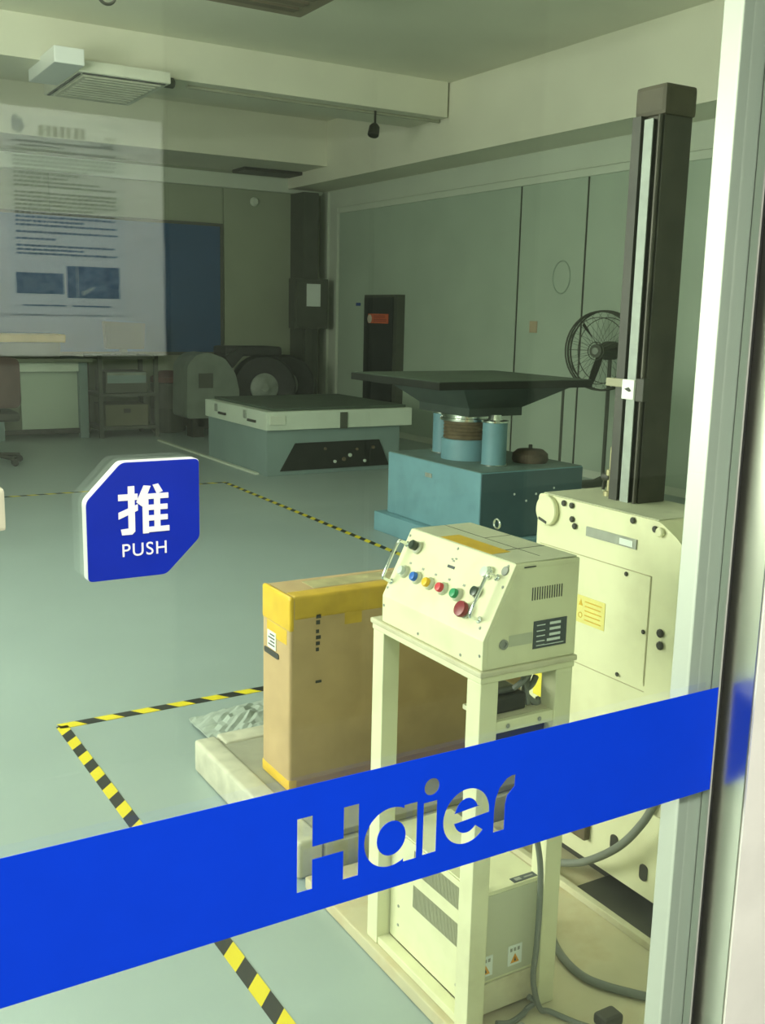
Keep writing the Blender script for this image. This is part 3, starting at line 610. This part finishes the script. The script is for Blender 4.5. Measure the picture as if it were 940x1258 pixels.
# ================================================================= WHITE SHOCK TABLE SLAB
sh = thing('shock_table', 'low grey shock table with pale framed top behind the blue machine', 'machine', (4.85, 9.65, 0.0))
obj('base', B(4.09, 5.58, 8.91, 10.40, 0.0, .445, .006), GREY_MACH, sh)
obj('frame', B(4.07, 5.70, 8.87, 10.44, .445, .622, .006), PALE_MACH, sh)
obj('top', B(4.16, 5.66, 8.93, 10.40, .6222, .650, .006), TABLE_TOP, sh)
bm = prism(new(), [(4.23, .045), (5.45, .045), (5.33, .31), (4.39, .31)], 'y', 8.895, 8.912); obj('recess_panel', bm, TABLE_SIDE, sh)
random.seed(8)
for k in range(7):
    x = 4.72+.09*k+random.uniform(-.02, .02); z = random.uniform(.10, .25)
    obj('fitting', cyl(new(), (x, 8.895, z), (0, -1, 0), random.uniform(.012, .025), .02, 10, .002), PALE_MACH if k % 2 else BROWN_IRON, sh, smooth=True)
for y in (9.95, 9.2):
    obj('frame_handle', B(4.05, 4.07, y-.09, y+.09, .50, .525, .004), DARK, sh)
    obj('latch', B(4.058, 4.07, y+.14, y+.20, .52, .60, .003), HUBM, sh)
obj('corner_block', B(4.10, 4.26, 8.855, 8.87, .50, .585, .003), WALLP, sh)
obj('center_latch', B(4.86, 4.94, 8.858, 8.87, .44, .60, .003), BOXGREY, sh)
tag(obj('floor_strip', B(4.03, 4.075, 9.05, 11.9, 0.0006, .02, .003), WALLP), 'pale thin strip on the floor beside the grey shock table', 'strip')

# ================================================================= WHEELED TEST CART
ct = thing('wheel_cart', 'dark cart with a large tyre and pale cowl behind the shock table', 'cart', (5.2, 12.3, 0.0))
def wheel(x, y, z, r, wd, par):
    d = Vector((-.25, -1, 0)).normalized(); p = Vector((x, y, z)) - d*wd/2
    tb = [(r*.44, .02), (r*.66, 0), (r*.92, .01), (r, .05*wd/.2), (r, wd*.75), (r*.92, wd), (r*.66, wd), (r*.44, wd-.02), (r*.44, .02)]
    t_ = obj('tyre', lathe(new(), p, d, tb, 36), TYRE, par, smooth=True)
    obj('hub', lathe(new(), p, d, [(r*.44, .03), (r*.44, wd-.05), (r*.34, wd-.03), (r*.2, wd-.01), (r*.12, wd+.02), (0, wd+.02)], 30), HUBM, t_, smooth=True)
wheel(5.55, 12.2, .60, .42, .24, ct)
wheel(6.02, 12.55, .60, .40, .22, ct)
obj('seat', B(4.98, 5.75, 12.05, 12.5, 1.00, 1.12, .04, 3), TYRE, ct, smooth=True)
obj('chassis', B(4.6, 6.2, 12.1, 12.6, .10, .34, .02), DARK, ct)
prof = [(4.42, .25), (5.02, .25), (5.12, .55), (5.06, .80), (4.92, .98), (4.72, 1.05), (4.55, 1.02), (4.44, .90)]
obj('cowl', prism(new(), rounded(prof, .05), 'y', 11.95, 12.45), mat('cowl_grey', (.17, .205, .17), .5, noise=.15), ct, label='pale curved cowl')
obj('cowl_panel', B(4.58, 4.76, 11.935, 11.95, .62, .80, .005), BOXGREY, ct)
obj('fender', prism(new(), [(4.95, 1.0), (5.10, 1.08), (5.2, 1.02), (5.05, .86)], 'y', 12.0, 12.4), TYRE, ct)
obj('leg', B(4.55, 4.70, 12.1, 12.3, 0, .26), DARK, ct); obj('leg', B(6.0, 6.15, 12.3, 12.5, 0, .12), DARK, ct); obj('leg', B(5.2, 5.35, 12.3, 12.5, 0, .12), DARK, ct)

# ================================================================= BENCH, RACK, THINGS ON THEM
be = thing('work_bench', 'long dark topped bench below the blue board', 'bench', (2.2, 12.8, 0.0))
obj('worktop', B(0.4, 3.42, 12.45, 13.30, .91, .955, .006), mat('bench_top', (.18, .20, .15), .5), be)
obj('apron', B(0.5, 3.36, 12.52, 12.56, .80, .91, .004), PALE_MACH, be)
obj('front_panel', B(2.62, 3.30, 12.60, 12.63, .06, .80, .004), PANEL, be)
obj('front_panel', B(0.6, 2.2, 12.60, 12.63, .06, .80, .004), PANEL, be)
for x in (0.5, 2.3, 3.28):
    obj('leg', B(x, x+.10, 12.50, 12.60, 0, .91, .004), GREY_MACH, be)
obj('foot_rail', B(2.4, 3.28, 12.53, 12.57, .06, .12, .004), DARK, be)
yb = thing('amber_topped_box', 'grey box with an amber lid on the bench at the left edge', 'box', (2.7, 12.8, .9555))
obj('body', B(2.05, 3.10, 12.62, 13.05, .9555, 1.14, .01), BOXGREY, yb)
obj('lid', B(2.03, 3.16, 12.60, 13.07, 1.14, 1.235, .015), mat('amber_lid', (.45, .30, .05), .5, noise=.1), yb)
rk = thing('steel_rack', 'dark open steel rack holding equipment right of the bench', 'rack', (3.85, 12.6, 0.0))
for x in (3.47, 4.16):
    for y in (12.35, 12.95): obj('post', B(x, x+.05, y, y+.05, 0, 1.0, .003), BOXGREY, rk)
for z in (.95, .50, .10): obj('shelf', B(3.47, 4.21, 12.35, 13.0, z, z+.04, .003), BOXGREY, rk)
mo = thing('monitor', 'old brown monitor standing on top of the steel rack', 'monitor', (3.85, 12.6, .9905))
obj('screen_housing', prism(new(), rounded([(3.62, 1.07), (4.08, 1.07), (4.10, 1.38), (3.60, 1.40)], .02), 'y', 12.48, 12.60), mat('brown_plastic', (.045, .042, .022), .5), mo)
obj('screen', B(3.66, 4.05, 12.474, 12.482, 1.11, 1.35), mat('dull_screen', (.05, .045, .025), .3), mo)
obj('stand', B(3.72, 3.98, 12.45, 12.7, .9905, 1.02, .008), BOXGREY, mo); obj('neck', B(3.81, 3.89, 12.55, 12.62, 1.02, 1.08), BOXGREY, mo)
e1 = thing('instrument', 'dark instrument with a pale front on the middle rack shelf', 'instrument', (3.85, 12.6, .5405))
obj('case', B(3.58, 4.10, 12.44, 12.90, .5405, .80, .01), BOXGREY, e1); obj('front_panel', B(3.60, 4.08, 12.43, 12.44, .66, .79, .003), GREY_MACH, e1)
obj('pale_trim', B(3.60, 4.08, 12.425, 12.43, .755, .785), HUBM, e1)
e2 = thing('storage_case', 'tan storage case on the bottom rack shelf', 'case', (3.85, 12.6, .1405))
obj('case', B(3.56, 4.10, 12.42, 12.9, .1405, .40, .01), mat('tan_case', (.13, .13, .08), .6), e2); obj('latch', B(3.79, 3.87, 12.41, 12.42, .30, .35), DARK, e2)
cl = thing('waste_drum', 'dark drum with reddish top beside the steel rack', 'drum', (4.50, 12.9, 0.0))
obj('drum', lathe(new(), (4.50, 12.85, 0), (0, 0, 1), [(.20, 0), (.22, .02), (.22, .30), (.228, .31), (.22, .32), (.22, .62), (.2, .64)], 24), BOXGREY, cl, smooth=True)
obj('lid', lathe(new(), (4.50, 12.85, .64), (0, 0, 1), [(.22, 0), (.22, .06), (.1, .14), (0, .15)], 24), mat('dull_red', (.14, .05, .04), .6), cl, smooth=True)
# chair at the far left
chr_ = thing('office_chair', 'dark office chair with reddish seat back at the left edge', 'chair', (1.95, 10.6, 0.0))
obj('backrest', prism(new(), rounded([(1.68, .58), (2.16, .58), (2.16, 1.06), (1.70, 1.10)], .07), 'y', 10.40, 10.48, .01), mat('dull_maroon', (.08, .05, .045), .8, noise=.2), chr_, smooth=True)
obj('seat', B(1.70, 2.16, 10.46, 10.95, .44, .53, .03, 3), DARK, chr_, smooth=True)
obj('back_bar', B(1.88, 1.98, 10.48, 10.50, .46, .85, .005), DARK, chr_)
obj('gas_column', cyl(new(), (1.93, 10.7, .10), (0, 0, 1), .03, .35, 14), DARK, chr_, smooth=True)
for k in range(5):
    a = 2*PI*k/5+.3; p = Vector((1.93, 10.7, .10)); e = p+Vector((math.cos(a)*.28, math.sin(a)*.28, -.03))
    l = obj('foot', tube(new(), [p, e], .022, 8), DARK, chr_, smooth=True); obj('castor', cyl(new(), e+Vector((0, -.015, -.035)), (0, 1, 0), .034, .03, 14), RUBBER, l, smooth=True)
bb = thing('blue_board', 'large blue notice board on the back wall', 'board', (4.0, 13.36, 1.0))
obj('board', B(0.6, 5.44, 13.350, 13.384, 1.0, 2.66, .004), BLUEBOARD, bb)
for z0, z1 in ((.96, 1.0), (2.66, 2.70)): obj('frame_rail', B(0.56, 5.48, 13.345, 13.384, z0, z1, .004), BOXGREY, bb)
obj('frame_rail', B(5.44, 5.48, 13.345, 13.384, 1.0, 2.66, .004), BOXGREY, bb)
# corner: dark pillar with electrical box
struct('trim_6', B(6.50, 6.735, 12.98, 13.38, 0, 3.16, .006), BOXGREY)
eb = thing('electrical_box', 'dark electrical box with a pale label on the corner pillar', 'electrical box', (6.53, 12.9, 1.34))
obj('box_body', B(6.28, 6.80, 12.80, 12.975, 1.34, 2.01, .01), BOXGREY, eb); obj('box_door', B(6.31, 6.77, 12.785, 12.80, 1.37, 1.98, .006), BOXGREY, eb)
obj('paper_label', B(6.46, 6.67, 12.780, 12.785, 1.64, 1.94), LABEL_W, eb, label='pale paper label')
obj('conduit', B(6.50, 6.62, 12.9, 12.97, .75, 1.34, .01), BOXGREY, eb)
tag(obj('smoke_sensor', lathe(new(), (5.95, 13.384, 3.02), (0, -1, 0), [(.06, 0), (.06, .03), (.04, .05), (0, .05)], 20), WALLP, smooth=True), 'small round pale sensor high on the back wall', 'sensor')
# black cabinet on the right wall
bc = thing('black_wall_cabinet', 'tall shallow black cabinet with an orange label on the right wall', 'cabinet', (6.93, 11.6, 0.3))
obj('cabinet_body', B(6.87, 6.984, 11.10, 11.92, .30, 1.80, .006), BOXGREY, bc); obj('cabinet_door', B(6.855, 6.87, 11.18, 11.90, .34, 1.77, .004), BLACKCAB, bc)
ol = obj('orange_label', B(6.850, 6.855, 11.28, 11.78, 1.44, 1.56), REDORANGE, bc, label='orange label with pale round mark')
obj('round_mark', cyl(new(), (6.851, 11.74, 1.495), (-1, 0, 0), .055, .004, 20), mat('pale_mark', (.62, .55, .45), .6), ol)
bm = new()
for z in (1.465, 1.485, 1.51, 1.53): box(bm, 6.8485, 6.8505, 11.32+.03*(z > 1.5), 11.64, z, z+.009)
obj('label_print', bm, mat('dark_red_ink', (.30, .05, .03), .6), ol)
tag(obj('blue_tag', B(6.97, 6.984, 12.22, 12.32, 1.66, 1.70), mat('blue_tag', (.02, .06, .25), .5)), 'tiny blue tag on the right wall beside the black cabinet', 'tag')
tag(obj('wall_outlet', B(6.972, 6.984, 8.50, 8.62, 1.40, 1.52, .004), mat('tan_outlet', (.45, .36, .24), .6)), 'small tan outlet on the right wall left of the fan', 'outlet')
tag(obj('round_emblem', tube(new(), [(6.982, 8.16+.13*math.cos(a), 1.96+.16*math.sin(a)) for a in [2*PI*i/28 for i in range(28)]], .008, 6, True), mat('faint_ring', (.30, .38, .30), .6)), 'faint round ring on the right wall above the fan', 'emblem')

# ---- pedestal fan
fp = Vector((6.62, 7.12, 1.27))
fn = thing('pedestal_fan', 'round wire-caged pedestal fan by the right wall', 'fan', (fp.x, fp.y, 0.0))
ax = Vector((-math.sin(math.radians(72)), -math.cos(math.radians(72)), 0)); fu, fv, _ = frame_from(ax)
def FC(r, a, h=0): return fp + ax*h + (fu*math.cos(a) + fv*math.sin(a))*r
def circ(r, h, n=40): return [FC(r, 2*PI*i/n, h) for i in range(n)]
bm = new()
for r, h in ((.36, 0), (.355, .05), (.30, .085), (.08, .115), (.36, -.05), (.30, -.085)): tube(bm, circ(r, h), .004 if r < .35 else .008, 6, True)
obj('cage_rings', bm, FANM, fn, smooth=True)
bm = new()
for k in range(28):
    a = 2*PI*k/28
    tube(bm, [FC(.05, a, .115), FC(.20, a, .105), FC(.31, a, .08), FC(.36, a, .02)], .0015, 4)
    tube(bm, [FC(.05, a, -.115), FC(.20, a, -.105), FC(.31, a, -.08), FC(.36, a, -.02)], .0015, 4)
obj('cage_wires', bm, FANM, fn, kind='stuff')
for k in range(3):
    a = 2*PI*k/3+1.25; pts = []
    bm = new(); rows = []
    for i in range(7):
        r = .05+.27*i/6; wd = .30-.16*i/6 if i else .3; tw = .05*(1-i/8)
        rows.append([bm.verts.new(FC(r, a+s*wd, -s*tw*2)) for s in (-.5, 0, .5)])
    for p, q in zip(rows, rows[1:]):
        for i in range(2): bm.faces.new((p[i], p[i+1], q[i+1], q[i]))
    bmesh.ops.solidify(bm, geom=bm.faces, thickness=.004)
    obj('blade', bm, DARK, fn, smooth=True)
obj('motor', lathe(new(), fp - ax*.24, ax, [(.03, 0), (.085, .03), (.085, .16), (.06, .20), (.06, .36), (0, .365)], 20), BOXGREY, fn, smooth=True)
obj('badge', cyl(new(), fp + ax*.12, ax, .032, .012, 20, .003), HUBM, fn, smooth=True)
obj('pole', cyl(new(), fp - ax*.16 - Vector((0, 0, 1.22)), (0, 0, 1), .018, 1.20, 14), BOXGREY, fn, smooth=True)
obj('base', lathe(new(), (fp.x-ax.x*.16, fp.y-ax.y*.16, 0), (0, 0, 1), [(.26, 0), (.26, .02), (.10, .05), (.03, .09)], 24), BOXGREY, fn, smooth=True)

# ================================================================= CEILING FITTINGS
ac = thing('ceiling_air_conditioner', 'flat white air conditioner fixed under the ceiling beam', 'air conditioner', (2.9, 9.8, 3.48))
obj('housing', B(2.49, 3.30, 9.20, 10.42, 3.50, 3.598, .012), mat('ac_housing', (.72, .74, .62), .5), ac)
obj('grille_panel', B(2.56, 3.24, 9.30, 10.32, 3.485, 3.50, .004), mat('ac_grille', (.52, .53, .42), .6), ac)
bm = new(); box(bm, 2.54, 3.26, 9.225, 9.26, 3.493, 3.501); box(bm, 2.505, 2.53, 9.26, 10.36, 3.493, 3.501)
obj('air_slot', bm, INK, ac, kind='stuff')
for k in range(9): obj('louvre', B(2.59, 3.21, 9.36+.103*k, 9.41+.103*k, 3.479, 3.485), mat('ac_louvre', (.58, .59, .48), .6), ac)
obj('side_cover', B(2.24, 2.486, 8.98, 9.90, 3.50, 3.63, .01), WHITE_ACR, ac, label='bright white side cover')
obj('pipe_stub', cyl(new(), (3.30, 9.40, 3.55), (1, 0, 0), .045, .10, 14, .01), BOXGREY, ac, smooth=True)
vh = thing('ceiling_vent_hood', 'brown-grey square air vent hanging from the ceiling at the top', 'vent', (2.9, 6.4, 3.58))
obj('duct', B(2.45, 3.35, 5.9, 6.9, 3.66, 3.95), mat('vent_duct', (.30, .27, .20), .7), vh)
obj('rim', B(2.3, 3.48, 5.75, 7.02, 3.60, 3.66, .008), mat('vent_rim', (.24, .21, .15), .7), vh)
for k in range(7): obj('louvre', B(2.42, 3.36, 5.90+.15*k, 5.98+.15*k, 3.585, 3.60), mat('vent_louvre', (.15, .13, .09), .7), vh)
cp = thing('ceiling_spotlight', 'small dark spotlight fixed on the ceiling conduit', 'spotlight', (5.55, 10.0, 3.42))
obj('arm', tube(new(), [(5.62, 9.6, 3.60), (5.62, 9.6, 3.46)], .012, 8), DARK, cp); obj('head', lathe(new(), (5.62, 9.6, 3.47), (-.3, -.2, -1), [(.03, 0), (.055, .03), (.06, .12), (.05, .13)], 14), DARK, cp, smooth=True)
tag(obj('conduit', tube(new(), [(3.6, 9.62, 3.585), (4.7, 9.62, 3.585), (5.6, 9.62, 3.585), (6.42, 9.62, 3.585)], .018, 8), mat('pipe_grey', (.35, .36, .27), .6), smooth=True), 'thin grey conduit under the ceiling beam leading to the spotlight', 'conduit')
tag(obj('cable_tray', B(5.6, 6.9, 12.9, 13.3, 3.36, 3.40, .005), DARK), 'dark cable tray under the beam in the far corner', 'tray')
hk = thing('ceiling_hook', 'dark ring hook hanging on a thin rod at the top left', 'hook', (1.55, 6.0, 3.3))
obj('ring', tube(new(), [(1.792+.047*math.cos(a), 6.0, 3.237+.047*math.sin(a)) for a in [2*PI*i/24 for i in range(24)]], .009, 8, True), DARK, hk, smooth=True)
obj('rod', cyl(new(), (1.792, 6.0, 3.282), (0, 0, 1), .008, .667, 8), DARK, hk)

# ================================================================= CORRIDOR: BOARD WITH POSTER (seen as a reflection), LAMPS
db = thing('display_board', 'white display board on the corridor wall, reflected at the left of the glass', 'board', (0.7, -1.6, 1.4))
obj('panel', B(0.1, 1.15, -1.604, -1.585, 1.40, 2.13, .004), FILMW, db)
po = thing('poster', 'tall printed poster with two dark pictures, reflected at the left of the glass', 'poster', (.84, -1.58, 1.53))
obj('sheet', B(.668, 1.020, -1.5845, -1.5825, 1.528, 2.110), mat('poster_paper', (.80, .84, .82), .5, noise=.01), po)
PX = lambda a, b, z0, z1: (a, b, -1.5825, -1.5815, z0, z1)
bm = prism(new(), [(.690, 2.062), (.716, 2.052), (.727, 2.072), (.722, 2.092), (.700, 2.105), (.690, 2.096)], 'y', -1.5825, -1.5815); obj('emblem', bm, mat('poster_blue', (.06, .10, .26), .6), po)
bm = new()
for i in range(7):
    x = .766+.0205*i
    for q in range(5): box(bm, *PX(x+random.uniform(0, .003), x+.017, 2.053+.0062*q, 2.0572+.0062*q))
    box(bm, *PX(x+.006+.003*(i % 2), x+.010+.003*(i % 2), 2.052, 2.083))
obj('title_print', bm, mat('poster_ink', (.05, .06, .10), .6), po)
bm = new()
for i in range(3): box(bm, *PX(.965+.012*i, .974+.012*i, 2.056, 2.066)); box(bm, *PX(.950+.014*i, .960+.014*i, 2.036, 2.046))
z = 2.03
while z > 1.70:
    x = .690+(.02 if random.random() < .2 else 0)
    end = .99 if random.random() < .75 else random.uniform(.78, .95)
    while x < end:
        l = random.uniform(.006, .02); box(bm, *PX(x, min(x+l, .997), z, z+.0055)); x += l+.003
    z -= .0118 if random.random() < .85 else .02
for x0, x1 in ((.70, .83), (.85, .97)): box(bm, *PX(x0, x1, 1.553, 1.557))
obj('text_print', bm, mat('poster_text', (.16, .19, .20), .6), po, kind='stuff')
p1 = obj('picture', B(*PX(.684, .826, 1.590, 1.652)), mat('dark_picture', (.17, .21, .25), .5, noise=.5, scale=45), po)
p2 = obj('picture', B(*PX(.836, 1.000, 1.580, 1.676)), mat('dark_picture', (.06, .09, .13), .5), po)
bm = new(); prism(bm, [(.882, 1.586), (.915, 1.604), (.925, 1.618), (.882, 1.600)], 'y', -1.5815, -1.581); box(bm, .866, .870, -1.5815, -1.581, 1.580, 1.676)
obj('picture_light', bm, mat('picture_light', (.5, .55, .5), .6), p2)
bm = new(); box(bm, .705, .745, -1.5815, -1.581, 1.605, 1.630); box(bm, .755, .80, -1.5815, -1.581, 1.600, 1.622)
obj('picture_light', bm, mat('picture_grey', (.22, .27, .30), .6), p1)
em = bpy.data.materials.new('lamp_diffuser'); em.use_nodes = True
em.node_tree.nodes['Principled BSDF'].inputs['Emission Color'].default_value = (1, .98, .9, 1); em.node_tree.nodes['Principled BSDF'].inputs['Emission Strength'].default_value = 3
lp = thing('corridor_lamp', 'long white ceiling lamp in the corridor outside the frame', 'lamp', (0.2, -.45, 2.9))
obj('housing', B(-.95, 1.35, -.90, -.30, 2.90, 2.95, .005), WHITE_ACR, lp); obj('diffuser', B(-.92, 1.32, -.87, -.33, 2.885, 2.90), em, lp)
lp2 = thing('added_room_lamp', 'added fill pendant hanging over the open floor, outside the frame', 'lamp', (0.6, 5.5, 3.25))  # added unseen fixture to carry the two fill lights
obj('housing', B(-.05, 1.25, 5.32, 5.68, 3.24, 3.30, .005), WHITE_ACR, lp2); obj('diffuser', B(-.02, 1.22, 5.35, 5.65, 3.225, 3.24), em, lp2)
for x in (0.1, 1.1): obj('hanger_rod', cyl(new(), (x, 5.5, 3.30), (0, 0, 1), .008, .65, 8), DARK, lp2)
